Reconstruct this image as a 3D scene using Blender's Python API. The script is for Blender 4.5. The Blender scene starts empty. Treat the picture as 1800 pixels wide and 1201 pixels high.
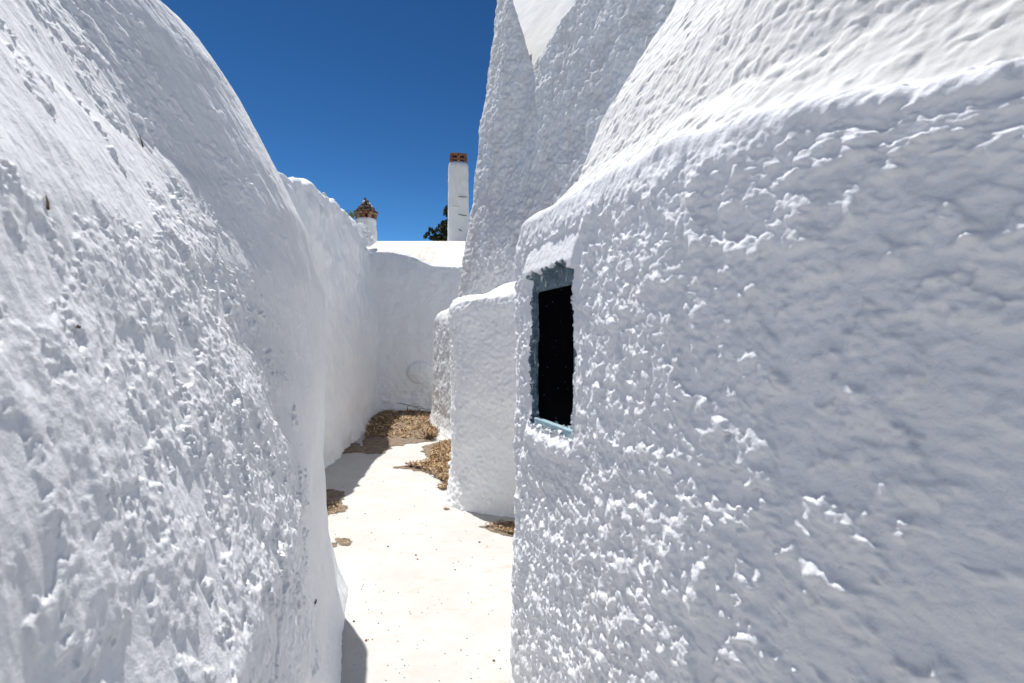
import bpy, math, random
import numpy as np
from mathutils import Vector, Matrix
random.seed(7); np.random.seed(7)
S = bpy.context.scene
COL = S.collection
EYE = 1.6
# ------------------------------------------------------------------ camera
cd = bpy.data.cameras.new('camera'); cam = bpy.data.objects.new('camera', cd); COL.objects.link(cam)
cd.sensor_width = 36.0; cd.lens = 18.0; cd.clip_start = 0.02; cd.clip_end = 2000
cam.location = (0, 0, EYE); cam.rotation_euler = (math.radians(90), 0, 0)
cd.dof.use_dof = True; cd.dof.focus_distance = 3.4; cd.dof.aperture_fstop = 4.0
S.camera = cam
# ------------------------------------------------------------------ sky and sun
SUN = Vector((-0.215, 0.29, 0.93)).normalized()
elev = math.asin(SUN.z); az = math.atan2(SUN.x, SUN.y)
w = bpy.data.worlds.new('World'); S.world = w; w.use_nodes = True
nt = w.node_tree; bg = nt.nodes['Background']
sky = nt.nodes.new('ShaderNodeTexSky'); sky.sky_type = 'NISHITA'; sky.sun_disc = False
sky.sun_elevation = elev; sky.sun_rotation = az % (2*math.pi)
sky.altitude = 3000; sky.air_density = 1.0; sky.dust_density = 0.0; sky.ozone_density = 1.0
hs = nt.nodes.new('ShaderNodeHueSaturation'); hs.inputs['Saturation'].default_value = 1.08; hs.inputs['Hue'].default_value = .484
gm = nt.nodes.new('ShaderNodeGamma'); gm.inputs[1].default_value = 1.85
v1 = nt.nodes.new('ShaderNodeVectorMath'); v1.operation = 'SCALE'; v1.inputs['Scale'].default_value = .2
v2 = nt.nodes.new('ShaderNodeVectorMath'); v2.operation = 'SCALE'; v2.inputs['Scale'].default_value = 5.0
nt.links.new(hs.outputs[0], v1.inputs[0]); nt.links.new(v1.outputs[0], gm.inputs[0]); nt.links.new(gm.outputs[0], v2.inputs[0])
nt.links.new(sky.outputs[0], hs.inputs['Color']); nt.links.new(v2.outputs[0], bg.inputs[0]); bg.inputs[1].default_value = 0.072
sl = bpy.data.lights.new('sun', 'SUN'); sl.energy = 4.1; sl.angle = math.radians(0.53); sl.color = (1.0, 0.975, 0.935)
so = bpy.data.objects.new('sun', sl); COL.objects.link(so); so.rotation_euler = SUN.to_track_quat('Z', 'Y').to_euler()
so.location = (0, 0, 20)
S.view_settings.view_transform = 'Standard'; S.view_settings.look = 'None'
S.view_settings.exposure = 0.47; S.view_settings.gamma = 1.0; S.view_settings.use_curve_mapping = False
S.cycles.max_bounces = 14; S.cycles.diffuse_bounces = 12

# ------------------------------------------------------------------ helpers
def tag(o, label=None, cat=None, group=None, kind=None):
    if label: o['label'] = label
    if cat: o['category'] = cat
    if group: o['group'] = group
    if kind: o['kind'] = kind
    return o
def empty(name, loc=(0, 0, 0)):
    o = bpy.data.objects.new(name, None); COL.objects.link(o); o.location = loc; o.empty_display_size = .2
    return o
def link(name, me, parent=None):
    o = bpy.data.objects.new(name, me); COL.objects.link(o)
    if parent is not None:
        o.parent = parent
        w_ = Vector((0, 0, 0)); p = parent
        while p is not None: w_ += p.location; p = p.parent
        o.location = -w_            # meshes are modelled in world coordinates
    return o
def mesh_np(name, V, F, mats, parent=None, smooth=True, midx=None):
    V = np.asarray(V, dtype=np.float32).reshape(-1, 3); F = np.asarray(F, dtype=np.int32)
    me = bpy.data.meshes.new(name); k = F.shape[1]
    me.vertices.add(len(V)); me.vertices.foreach_set('co', V.ravel())
    me.loops.add(F.size); me.loops.foreach_set('vertex_index', F.ravel())
    me.polygons.add(len(F)); me.polygons.foreach_set('loop_start', np.arange(len(F), dtype=np.int32)*k)
    try: me.polygons.foreach_set('loop_total', np.full(len(F), k, dtype=np.int32))
    except Exception: pass
    for m in (mats if isinstance(mats, (list, tuple)) else [mats]): me.materials.append(m)
    if midx is not None: me.polygons.foreach_set('material_index', np.asarray(midx, dtype=np.int32))
    me.polygons.foreach_set('use_smooth', np.full(len(F), smooth, dtype=bool))
    me.update(calc_edges=True); me.validate()
    return link(name, me, parent)
def grid_faces(n, m):
    i = np.arange(n-1)[:, None]*m + np.arange(m-1)[None, :]
    return np.stack([i, i+1, i+m+1, i+m], -1).reshape(-1, 4)
def grid_mesh(name, P, mats, parent=None, keep=None, midx=None, flip=False):
    n, m = P.shape[:2]; F = grid_faces(n, m)
    if flip: F = F[:, ::-1]
    if keep is not None:
        k = keep.reshape(-1); F = F[k]
        if midx is not None: midx = midx.reshape(-1)[k]
        used = np.unique(F); mp = np.full(n*m, -1, dtype=np.int64); mp[used] = np.arange(len(used))
        return mesh_np(name, P.reshape(-1, 3)[used], mp[F], mats, parent, midx=midx)
    return mesh_np(name, P, F, mats, parent, midx=None if midx is None else midx.reshape(-1))
def normals(P):
    a = np.gradient(P, axis=0); b = np.gradient(P, axis=1)
    n = np.cross(a, b); return n/np.maximum(np.linalg.norm(n, axis=-1, keepdims=True), 1e-12)
rng = np.random.RandomState(11)
PERM = rng.permutation(4096); GX = np.cos(rng.rand(4096)*6.2832); GY = np.sin(rng.rand(4096)*0+rng.rand(4096)*6.2832)
ANG = rng.rand(4096)*6.2832; GX = np.cos(ANG); GY = np.sin(ANG); R1 = rng.rand(4096); R2 = rng.rand(4096); R3 = rng.rand(4096); R4 = rng.rand(4096)
def hsh(i, j, seed): return PERM[(PERM[(i + seed*131) & 4095] + j + seed*17) & 4095]
def perlin(x, y, seed=0):
    xi = np.floor(x).astype(np.int64); yi = np.floor(y).astype(np.int64); xf = x-xi; yf = y-yi
    u = xf*xf*xf*(xf*(xf*6-15)+10); v = yf*yf*yf*(yf*(yf*6-15)+10)
    def g(a, b):
        h = hsh(xi+a, yi+b, seed); return GX[h]*(xf-a)+GY[h]*(yf-b)
    return 1.5*((g(0,0)*(1-u)+g(1,0)*u)*(1-v)+(g(0,1)*(1-u)+g(1,1)*u)*v)
def fbm(x, y, octv=4, seed=0, gain=.5):
    s = 0; a = 1; 
    for k in range(octv): s = s+a*perlin(x*2**k+k*7.3, y*2**k+k*3.1, seed+k); a *= gain
    return s
def sst(x, a, b):
    t = np.clip((x-a)/(b-a), 0, 1); return t*t*(3-2*t)
def lumps(x, y, cell, seed, rmin, rmax, dens, sharp=1.0, amp_lo=.35):
    """rounded blobs of thrown plaster, 0..1; dens may be an array"""
    X = x/cell; Y = y/cell; xi = np.floor(X).astype(np.int64); yi = np.floor(Y).astype(np.int64)
    out = np.zeros_like(X)
    for a in (-1, 0, 1):
        for b in (-1, 0, 1):
            h = hsh(xi+a, yi+b, seed)
            cx = xi+a+R1[h]; cy = yi+b+R2[h]; r = rmin+(rmax-rmin)*R3[h]
            asp = .75+.5*R4[(h*7) & 4095]
            d2 = (((X-cx)*asp)**2+((Y-cy)/asp)**2)/(r*r)
            v = np.clip(1-d2, 0, 1)**sharp*(amp_lo+(1-amp_lo)*R4[h])*r/rmax
            v = np.where(R2[(h*3+5) & 4095] < dens, v, 0)
            out = np.maximum(out, v)
    return out
def at(px, py, Y): return ((px-900)/900*Y, Y, EYE+(600-py)/900*Y)
def gnd(px, py): Y = 1440.0/(py-600); return ((px-900)/900*Y, Y)
def rowplan(A, Q, B, o1, o2, r, fr1, nc, fr2):
    """rounded corner A-Q-B moved inwards by o1 (first side) and o2 (second side)"""
    A = np.array(A, float); Q = np.array(Q, float); B = np.array(B, float)
    d1 = (Q-A)/np.linalg.norm(Q-A); d2 = (B-Q)/np.linalg.norm(B-Q)
    sg = np.sign(d1[0]*d2[1]-d1[1]*d2[0]); n1 = sg*np.array([-d1[1], d1[0]]); n2 = sg*np.array([-d2[1], d2[0]])
    A2 = A+n1*o1; Bn = B+n2*o2
    M_ = np.array([d1, -d2]).T; t = np.linalg.solve(M_, (Q+n2*o2)-(A2)); Qn = A2+d1*t[0]
    half = math.acos(max(-1, min(1, -float(d1@d2))))/2; L = r/math.tan(half)
    T1 = Qn-d1*L; T2 = Qn+d2*L; c = T1+n1*r
    a0 = math.atan2(*(T1-c)[::-1]); a1 = math.atan2(*(T2-c)[::-1])
    da = (a1-a0+math.pi) % (2*math.pi)-math.pi
    th = a0+da*np.linspace(0, 1, nc)[1:-1]
    arc = c+r*np.stack([np.cos(th), np.sin(th)], -1)
    return np.concatenate([A2+(T1-A2)*fr1[:, None], arc, T2+(Bn-T2)*fr2[:, None]])
def loft(A, Q, B, prof, r, fr1, nc, fr2, zs, k2=1.0):
    po = np.interp(zs, [p[1] for p in prof], [p[0] for p in prof])
    rows = [np.c_[rowplan(A, Q, B, o, o*k2, r, fr1, nc, fr2), np.full(len(fr1)+nc-2+len(fr2), z)] for o, z in zip(po, zs)]
    P = np.array(rows)                       # [z][s][3]
    mid = P[len(zs)//3]; ds = np.r_[0, np.cumsum(np.linalg.norm(np.diff(mid[:, :2], axis=0), axis=1))]
    pl = np.r_[0, np.cumsum(np.hypot(np.diff(zs), np.diff(po)))]
    U = np.broadcast_to(ds[None, :], P.shape[:2]).copy(); V = np.broadcast_to(pl[:, None], P.shape[:2]).copy()
    return P, U, V
def smooth_prof(prof, n=400, k=9):
    z = np.linspace(prof[0][1], prof[-1][1], n); o = np.interp(z, [p[1] for p in prof], [p[0] for p in prof])
    ker = np.hanning(k+2)[1:-1]; ker /= ker.sum(); o2 = np.convolve(np.pad(o, k//2, mode='edge'), ker, 'valid')
    return list(zip(o2, z))

# ------------------------------------------------------------------ materials
def new_mat(name):
    m = bpy.data.materials.new(name); m.use_nodes = True
    b = m.node_tree.nodes['Principled BSDF']; b.inputs['Specular IOR Level'].default_value = .25
    return m, m.node_tree, b
def noise(nt, scale, detail=4, rough=.55, vec=None, dist=0):
    n = nt.nodes.new('ShaderNodeTexNoise'); n.inputs['Scale'].default_value = scale; n.inputs['Detail'].default_value = detail
    n.inputs['Roughness'].default_value = rough; n.inputs['Distortion'].default_value = dist
    if vec is not None: nt.links.new(vec, n.inputs['Vector'])
    return n.outputs['Fac']
def ramp(nt, fac, stops):
    r = nt.nodes.new('ShaderNodeValToRGB'); e = r.color_ramp.elements
    while len(e) < len(stops): e.new(.5)
    for q, (p, c) in zip(e, stops): q.position = p; q.color = (*c, 1) if len(c) == 3 else c
    nt.links.new(fac, r.inputs[0]); return r.outputs[0]
def mix(nt, fac, a, b, mode='MIX'):
    m = nt.nodes.new('ShaderNodeMix'); m.data_type = 'RGBA'; m.blend_type = mode
    for s_, v in ((m.inputs[0], fac), (m.inputs[6], a), (m.inputs[7], b)):
        if hasattr(v, 'is_output'): nt.links.new(v, s_)
        else: s_.default_value = v if not isinstance(v, tuple) else (*v, 1)
    return m.outputs[2]
def bump(nt, b, layers):
    prev = None
    for h, dist, st in layers:
        n = nt.nodes.new('ShaderNodeBump'); n.inputs['Distance'].default_value = dist; n.inputs['Strength'].default_value = st
        nt.links.new(h, n.inputs['Height'])
        if prev is not None: nt.links.new(prev, n.inputs['Normal'])
        prev = n.outputs[0]
    nt.links.new(prev, b.inputs['Normal'])
def geo(nt): return nt.nodes.new('ShaderNodeNewGeometry').outputs['Position']
def stretch(nt, vec, sc):
    m = nt.nodes.new('ShaderNodeMapping'); m.inputs['Scale'].default_value = sc; nt.links.new(vec, m.inputs['Vector']); return m.outputs[0]
def plaster(name, base=(.835, .85, .875), warm=(.74, .69, .62), dirt=.25, dirt_lo=.56, fine=.35, grain=260, streak=.15, med=.4, stains=()):
    m, nt, b = new_mat(name); pos = geo(nt)
    n1 = noise(nt, 3.0, 6, .65, pos); c = mix(nt, ramp(nt, n1, [(.35, (0, 0, 0)), (.75, (1, 1, 1))]), base, tuple(x*.94 for x in base))
    nd = noise(nt, 5.5, 9, .72, stretch(nt, pos, (1, 1, .35)), .6)
    c = mix(nt, ramp(nt, nd, [(dirt_lo, (0, 0, 0)), (min(.99, dirt_lo+.2), (dirt, dirt, dirt))]), c, warm)
    ns = noise(nt, 14, 5, .6, stretch(nt, pos, (1, 1, .12)))
    c = mix(nt, ramp(nt, ns, [(.5, (0, 0, 0)), (.8, (streak, streak, streak))]), c, (.63, .61, .60))
    np_ = noise(nt, 90, 3, .7, pos)
    c = mix(nt, ramp(nt, np_, [(.66, (0, 0, 0)), (.76, (.35, .35, .35))]), c, (.66, .60, .52))
    for (sx_, sy_, sz_, ra, hz, amt) in stains:
        mp = nt.nodes.new('ShaderNodeMapping'); mp.vector_type = 'POINT'; mp.inputs['Location'].default_value = (-sx_/ra, -sy_/ra, -sz_/hz); mp.inputs['Scale'].default_value = (1/ra, 1/ra, 1/hz)
        nt.links.new(pos, mp.inputs['Vector']); ln = nt.nodes.new('ShaderNodeVectorMath'); ln.operation = 'LENGTH'; nt.links.new(mp.outputs[0], ln.inputs[0])
        ad = nt.nodes.new('ShaderNodeMath'); ad.operation = 'MULTIPLY_ADD'; nt.links.new(noise(nt, 26, 6, .7, stretch(nt, pos, (1, 1, .6))), ad.inputs[0]); ad.inputs[1].default_value = -2.2; ad.inputs[2].default_value = 1.9
        sb = nt.nodes.new('ShaderNodeMath'); sb.operation = 'SUBTRACT'; nt.links.new(ad.outputs[0], sb.inputs[0]); nt.links.new(ln.outputs['Value'], sb.inputs[1])
        c = mix(nt, ramp(nt, sb.outputs[0], [(0, (0, 0, 0)), (.5, (amt, amt, amt))]), c, (.38, .26, .17))
    nt.links.new(c, b.inputs['Base Color']); b.inputs['Roughness'].default_value = .92
    bump(nt, b, [(noise(nt, 38, 5, .6, pos), .006, med), (noise(nt, grain, 4, .6, pos), .0016, fine)])
    return m
M = {}
M['near'] = plaster('lumpy_limewash', base=(.79, .805, .84), dirt=.4, dirt_lo=.57, stains=((.33, 1.10, 1.02, .07, .11, .55), (.05, 1.80, 1.24, .03, .05, .3)), fine=.7, grain=240, streak=.10, med=.9)
M['left'] = plaster('brushed_limewash', base=(.875, .885, .905), dirt=.25, dirt_lo=.58, fine=.7, grain=240, streak=.12, med=.8)
M['dome'] = plaster('sunbleached_limewash', base=(.79, .785, .775), warm=(.66, .57, .45), dirt=.4, dirt_lo=.53, streak=.08, med=.3)
M['tall'] = plaster('weathered_limewash', base=(.72, .725, .735), warm=(.55, .50, .45), dirt=.5, dirt_lo=.46, fine=.9, grain=110, streak=.6, med=1.0)
M['far'] = plaster('far_limewash', base=(.835, .845, .86), dirt=.2, dirt_lo=.6, grain=80, streak=.1, med=.6)
M['roof'] = plaster('roof_screed', base=(.80, .77, .72), warm=(.60, .50, .38), dirt=.7, dirt_lo=.46, grain=60, streak=0, med=.5)
def path_mat():
    m, nt, b = new_mat('whitewashed_paving'); pos = geo(nt)
    c = mix(nt, ramp(nt, noise(nt, 1.6, 6, .65, pos), [(.4, (0, 0, 0)), (.75, (1, 1, 1))]), (.535, .52, .495), (.47, .45, .42))
    c = mix(nt, ramp(nt, noise(nt, 4, 8, .7, stretch(nt, pos, (1, 2.2, 1)), .8), [(.58, (0, 0, 0)), (.74, (.75, .75, .75))]), c, (.50, .37, .26))
    c = mix(nt, ramp(nt, noise(nt, 70, 3, .7, pos), [(.70, (0, 0, 0)), (.76, (.6, .6, .6))]), c, (.42, .34, .27))
    c = mix(nt, ramp(nt, noise(nt, 9, 7, .75, pos, 1.2), [(.66, (0, 0, 0)), (.75, (.45, .45, .45))]), c, (.46, .43, .40))
    nt.links.new(c, b.inputs['Base Color']); b.inputs['Roughness'].default_value = .9
    bump(nt, b, [(noise(nt, 18, 6, .6, pos), .01, .35), (noise(nt, 160, 4, .6, pos), .002, .4)])
    return m
M['path'] = path_mat()
def simple(name, c1, c2, scale=20, rough=.85, bd=.004, bs=.5, bscale=60, detail=5):
    m, nt, b = new_mat(name); pos = geo(nt)
    nt.links.new(mix(nt, ramp(nt, noise(nt, scale, detail, .65, pos), [(.35, (0, 0, 0)), (.68, (1, 1, 1))]), c1, c2), b.inputs['Base Color'])
    b.inputs['Roughness'].default_value = rough; bump(nt, b, [(noise(nt, bscale, 4, .6, pos), bd, bs)])
    return m
M['dirt'] = simple('dusty_soil', (.15, .11, .075), (.28, .22, .165), 16, .95, .006, .7, 90)
M['earth'] = simple('dry_earth', (.30, .25, .19), (.40, .35, .28), 2, .95, .02, .5, 12)
M['leaf1'] = simple('straw_leaf', (.46, .32, .17), (.34, .22, .11), 30)
M['leaf2'] = simple('brown_leaf', (.20, .115, .06), (.28, .17, .09), 30)
M['leaf3'] = simple('bleached_leaf', (.60, .49, .32), (.48, .35, .2), 30)
M['leaf4'] = simple('russet_leaf', (.24, .11, .055), (.18, .08, .04), 30)
M['blue'] = None
def blue_mat():
    m, nt, b = new_mat('flaking_blue_paint'); pos = geo(nt)
    c = mix(nt, ramp(nt, noise(nt, 22, 7, .7, pos, .8), [(.4, (0, 0, 0)), (.6, (1, 1, 1))]), (.07, .115, .15), (.15, .22, .27))
    c = mix(nt, ramp(nt, noise(nt, 40, 8, .8, pos, 1), [(.53, (0, 0, 0)), (.62, (1, 1, 1))]), c, (.05, .075, .09))
    c = mix(nt, ramp(nt, noise(nt, 45, 6, .75, stretch(nt, pos, (1, 1, .5)), .5), [(.57, (0, 0, 0)), (.61, (1, 1, 1))]), c, (.62, .66, .68))
    nt.links.new(c, b.inputs['Base Color']); b.inputs['Roughness'].default_value = .6
    bump(nt, b, [(noise(nt, 50, 6, .7, pos), .006, .9)])
    return m
M['blue'] = blue_mat()
M['sill'] = simple('pale_blue_paint', (.36, .50, .56), (.24, .36, .42), 40, .6)
M['inside'] = simple('dark_room', (.02, .02, .022), (.03, .03, .03), 4)
M['brick'] = simple('terracotta_brick', (.20, .085, .05), (.28, .14, .09), 9, .9, .01, .5, 40)
M['brick_pale'] = simple('pale_brick', (.40, .27, .19), (.30, .19, .13), 9, .9, .01, .5, 40)
M['slate'] = simple('dark_stone', (.09, .06, .045), (.17, .11, .08), 9, .95, .02, .6, 20)
M['tile'] = simple('red_tile', (.33, .07, .04), (.25, .06, .04), 9)
M['twig'] = simple('dry_twig', (.13, .075, .045), (.09, .05, .03), 30)
M['iron'] = simple('dark_iron', (.05, .045, .045), (.09, .07, .06), 30)
M['needle'] = simple('dark_evergreen', (.030, .048, .020), (.055, .075, .030), 3)
M['needle2'] = simple('olive_evergreen', (.065, .075, .030), (.05, .06, .03), 3)
M['bark'] = simple('bark', (.13, .10, .08), (.09, .07, .05), 8)
M['weed'] = simple('green_weed', (.12, .19, .06), (.17, .22, .10), 10)
M['pebble'] = simple('grey_pebble', (.16, .14, .13), (.26, .22, .2), 60)
M['pebble2'] = simple('brown_pebble', (.32, .19, .12), (.24, .15, .1), 60)
def painted_darkness_mat():  # near-black colour stands in for the unshown dark interior; dots are pale specks
    m, nt, b = new_mat('specked_painted_darkness'); pos = geo(nt)
    b.inputs['Base Color'].default_value = (.004, .004, .005, 1); b.inputs['Roughness'].default_value = .25
    spk = nt.nodes.new('ShaderNodeTexVoronoi'); spk.inputs['Scale'].default_value = 34; nt.links.new(pos, spk.inputs['Vector'])
    dot = ramp(nt, spk.outputs['Distance'], [(.05, (1, 1, 1)), (.11, (0, 0, 0))])
    c = mix(nt, dot, (.003, .003, .004), (.09, .11, .16)); nt.links.new(c, b.inputs['Base Color'])
    b.inputs['Specular IOR Level'].default_value = .03
    return m
M['painted_darkness'] = painted_darkness_mat(); _b = M['painted_darkness'].node_tree.nodes['Principled BSDF']; _b.inputs['Roughness'].default_value = .6; _b.inputs['Specular IOR Level'].default_value = 0

def spaced(a, b, h, dense=()):
    """monotone samples a..b at spacing h(x) with optional finer bands (lo, hi, hh)"""
    out = [a]; x = a
    while x < b:
        hh = h(x) if callable(h) else h
        for lo, hi, d in dense:
            if lo <= x <= hi: hh = min(hh, d)
        x += hh; out.append(min(x, b))
    return np.array(out)

# ------------------------------------------------------------------ ground
def big_ground():
    c = 0; me = bpy.data.meshes.new('ground')
    me.from_pydata([(-900, -900, -.03), (900, -900, -.03), (900, 900, -.03), (-900, 900, -.03)], [], [(0, 1, 2, 3)]); me.materials.append(M['earth'])
    tag(link('ground', me), kind='structure')
big_ground()
def gz(X, Y):
    return .010*fbm(X*1.3, Y*1.3, 4, 3)+.004*fbm(X*9, Y*9, 3, 5)
xs = np.arange(-5.0, 2.2, .022); ys = spaced(-2.5, 13.2, lambda y: .08 if y < 2 else (.014 if y < 5 else .028))
XX, YY = np.meshgrid(xs, ys, indexing='ij')
tag(grid_mesh('path', np.stack([XX, YY, gz(XX, YY)], -1), M['path']), kind='structure')

# ------------------------------------------------------------------ near house on the right
house = empty('whitewashed_house', (1.2, 1.2, 0))
tag(house, 'lumpy whitewashed house at the right with a narrow blue edged window and domed top', 'house')
A_ = (.98, -1.6); 
P1 = np.array([.60, .60]); Qc = np.array([-.015, 2.30]); dd = (P1-Qc)/np.linalg.norm(P1-Qc)
A_ = tuple(Qc+dd*4.2); B_ = (3.6, 2.95)
L1 = 4.2
# distance from corner along side 1: t ; visible part t<2.2
tt = spaced(0, 4.0, lambda t: .0036 if t < 1.5 else (.0034 if t < 2.05 else .05), dense=[(.30, .42, .0028), (.66, .78, .0028)])
rad = .12
fr1 = 1-tt[::-1]/4.2*1.0
fr1 = fr1/fr1.max()
fr2 = spaced(0, 1, lambda f: .004 if f < .04 else .04)
zw = spaced(0, 2.06, lambda z: .0038 if z > .35 else .008, dense=[(1.20, 1.34, .0028), (1.78, 2.02, .003)])
zr = spaced(2.06, 4.1, lambda z: .0034 if z < 3.0 else .006)[1:]
zs = np.concatenate([zw, zr]); nw = len(zw)
prof = smooth_prof([(-.02, 0), (-.01, .5), (0, 1.2), (.0, 1.75), (.003, 1.98), (.012, 2.04), (.04, 2.058), (.09, 2.072), (.178, 2.21), (.245, 2.47), (.35, 2.68), (.43, 2.83), (.62, 3.05), (.95, 3.3), (1.5, 3.6), (2.4, 3.9), (3.3, 4.1)], 900, 7)
P, U, V = loft(A_, tuple(Qc), B_, prof, rad, fr1, 40, fr2, zs)
ledge = np.interp(zs, [0, 1.9, 2.06, 2.3, 4.1], [0, .2, 1, .3, 0])
sc = U-U[0, len(fr1)-1]                       # signed distance from the start of the rounded corner (negative = towards camera)
P[..., 2] += ledge[:, None]*(np.interp(sc, [-2.2, -1.9, -1.5, -1.2, -.55, 0, .2], [-.33, -.20, -.07, .0, .06, .06, -.02])-.012*perlin(U*2.2, V*0+3, 9))
tb = np.clip(-sc-.85, 0, None); P[..., 0] += .34*np.minimum(tb, 1.2)**2+.82*np.clip(tb-1.2, 0, None)
N = normals(P)
if (N*(np.array([0, 0, EYE])-P)).sum(-1)[nw//2, len(fr1)//1-40] < 0: N = -N
mid_n = fbm(U*2.0, V*2.0, 4, 21); crust = fbm(U*5.5, V*4.5, 5, 31, .6)
zone = sst(sc, -1.75, -.80)                   # 0 smooth next to the camera, 1 lumpy at the corner
topz = np.exp(-((P[..., 2]-1.93)/.20)**2)*(1-.3*zone)
cov = np.clip(.06+1.0*zone+.75*topz, 0, 1)
cm = sst(crust+1.1*(cov-.55), -.10, .14)
up = sst(P[..., 2], 2.02, 2.12)               # domed part
wx = U+.012*fbm(U*30, V*30, 2, 77); wy = V+.012*fbm(U*30+9, V*30, 2, 78)
dens = np.clip(.85*sst(sc, -1.5, -.6)+.85*topz+.55*cm, .08, .95)
l1 = lumps(wx, wy, .042, 41, .28, .85, dens*.75, .9)
l2 = lumps(wx, wy, .023, 42, .35, .95, dens*.90, 1.0)
l3 = lumps(wx, wy, .0155, 43, .50, .95, dens*.9, 1.1)
iso = lumps(wx, wy, .11, 44, .10, .22, .38, .45, .6)*(1-cm)
wall_d = .008*mid_n+.0035*cm+.006*cm*np.clip(fbm(U*13, V*11, 4, 48, .6)+.4, 0, 1)+.0095*l1*(.7+.3*cm)+.0075*l2*(.75+.25*cm)+.0048*l3+.0018*dens*fbm(U*50, V*42, 2, 51, .6)+.014*iso+.0026*fbm(U*16, V*16, 3, 57)+.0045*(1-dens)*lumps(wx, wy, .026, 58, .35, .9, .8, 1)
pits = lumps(wx, wy, .075, 61, .25, .6, .6, 1.2)
roof_d = .010*fbm(U*1.7, V*1.7, 3, 62)+.0042*lumps(wx, wy, .030, 66, .35, .8, .55, 1)-.0035*lumps(wx, wy, .036, 67, .3, .7, .45, 1)+.0055*lumps(wx, wy, .042, 63, .3, .8, .32, 1)+.0032*lumps(wx, wy, .024, 64, .4, .9, .4, 1)-.003*pits+.0008*fbm(U*30, V*30, 2, 65)
ledge_z = 2.052+np.interp(sc, [-2.2, -1.9, -1.5, -1.2, -.55, 0, .2], [-.33, -.20, -.07, .0, .06, .06, -.02])-.012*perlin(U*2.2, V*0+3, 9)
lip = .020*np.exp(-((P[..., 2]-ledge_z)/.016)**2)*(sst(-sc, .2, .7))*(.7+.5*perlin(U*6, V*0, 8))
D = wall_d*(1-up)*(1-.55*np.exp(-((P[..., 2]-2.05)/.05)**2))+roof_d*up+lip
# window opening in wall coordinates
WS0, WS1 = -.515, -.125      # along the wall
WZ0, WZ1 = 1.275, 1.862
zz = P[..., 2]
nn = .012*fbm(U*16, V*12, 4, 71, .6)
ws0 = WS0+.02*(zz-1.3); ws1 = WS1-.015*(zz-1.3)+.0*zz
sd = np.minimum(np.minimum(sc-ws0, ws1-sc), np.minimum(zz-WZ0, WZ1-zz+.05*(sc-WS1)*-.4))+nn
near = sst(sd, -.06, -.01)
D = D*(1-.75*near*(sd < .0))
lintel = sst(sc, WS0-.05, WS0-.02)*(1-sst(sc, WS1+.02, WS1+.05))*np.clip((1.975-zz)/.105, 0, 1)*(zz > WZ1-.02)
D = D*(1-.8*(lintel > .02))+.030*lintel
silld = np.exp(-((zz-WZ0+.04)/.04)**2)*sst(sc, WS0-.06, WS0)*(1-sst(sc, WS1, WS1+.05)); D = D+.022*silld
rec = sst(sd, 0, .022)
D = np.where(sd > 0, D*(1-rec)-rec*(.019+.004*fbm(U*25, V*25, 3, 72)), D)
P = P+N*D[..., None]
fc = lambda A: .25*(A[:-1, :-1]+A[1:, :-1]+A[:-1, 1:]+A[1:, 1:])
sdf = fc(sd); keep = sdf < .026
mi = (sdf > .004+.006*fc(fbm(U*40, V*40, 2, 73))).astype(int)
def orient(P, flipref):
    n = np.cross(P[1, 0]-P[0, 0], P[0, 1]-P[0, 0]); return n
grid_mesh('wall', P[:nw], [M['near'], M['blue']], house, keep=keep[:nw-1], midx=mi[:nw-1])
grid_mesh('roof', P[nw-1:], [M['dome']], house)
# the window: frame bars, sill board, and an opaque infill painted black as the unlit room
row = rowplan(A_, tuple(Qc), B_, 0, 0, rad, fr1, 40, fr2); k0 = len(fr1)-1
t1 = row[k0]; d1 = (row[k0]-row[k0-50]); d1 /= np.linalg.norm(d1); nin = np.array([-d1[1], d1[0]]); 
if nin[0] < 0: nin = -nin
def wp(s, depth, z): q = t1+d1*s+nin*depth; return (q[0], q[1], z)
def wall_box(s0, s1, p0, p1, z0, z1, bev=0, top_in=0):
    v = [wp(s, p, z) for s in (s0, s1) for p in (p0, p1) for z in (z0, z1)]
    f = [(0, 1, 3, 2), (4, 6, 7, 5), (0, 4, 5, 1), (2, 3, 7, 6), (0, 2, 6, 4), (1, 5, 7, 3)]
    return v, f
def box_obj(name, vf, mat, parent, bev=.003, jit=0):
    me = bpy.data.meshes.new(name); v = [tuple(c+random.uniform(-jit, jit) for c in p) for p in vf[0]]
    me.from_pydata(v, [], vf[1]); me.materials.append(mat); me.update()
    o = link(name, me, parent)
    if bev:
        b = o.modifiers.new('bevel', 'BEVEL'); b.width = bev; b.segments = 2
    return o
win = link('window', bpy.data.meshes.new('window'), house)
gl = wall_box(WS0+.01, WS1-.006, .025, .030, WZ0+.01, WZ1-.02)
box_obj('dark_infill', gl, M['painted_darkness'], win, 0)
box_obj('frame', wall_box(WS0+.005, WS0+.036, .010, .024, WZ0+.012, WZ1-.02), M['blue'], win, .004)
box_obj('frame', wall_box(WS1-.022, WS1+.004, .010, .024, WZ0+.012, WZ1-.02), M['blue'], win, .004)
box_obj('frame', wall_box(WS0+.036, WS1-.022, .010, .024, WZ1-.068, WZ1-.006), M['blue'], win, .004)
box_obj('sill', wall_box(WS0+.03, WS1-.03, .000, .024, WZ0-.01, WZ0+.026), M['sill'], win, .004)

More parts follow.
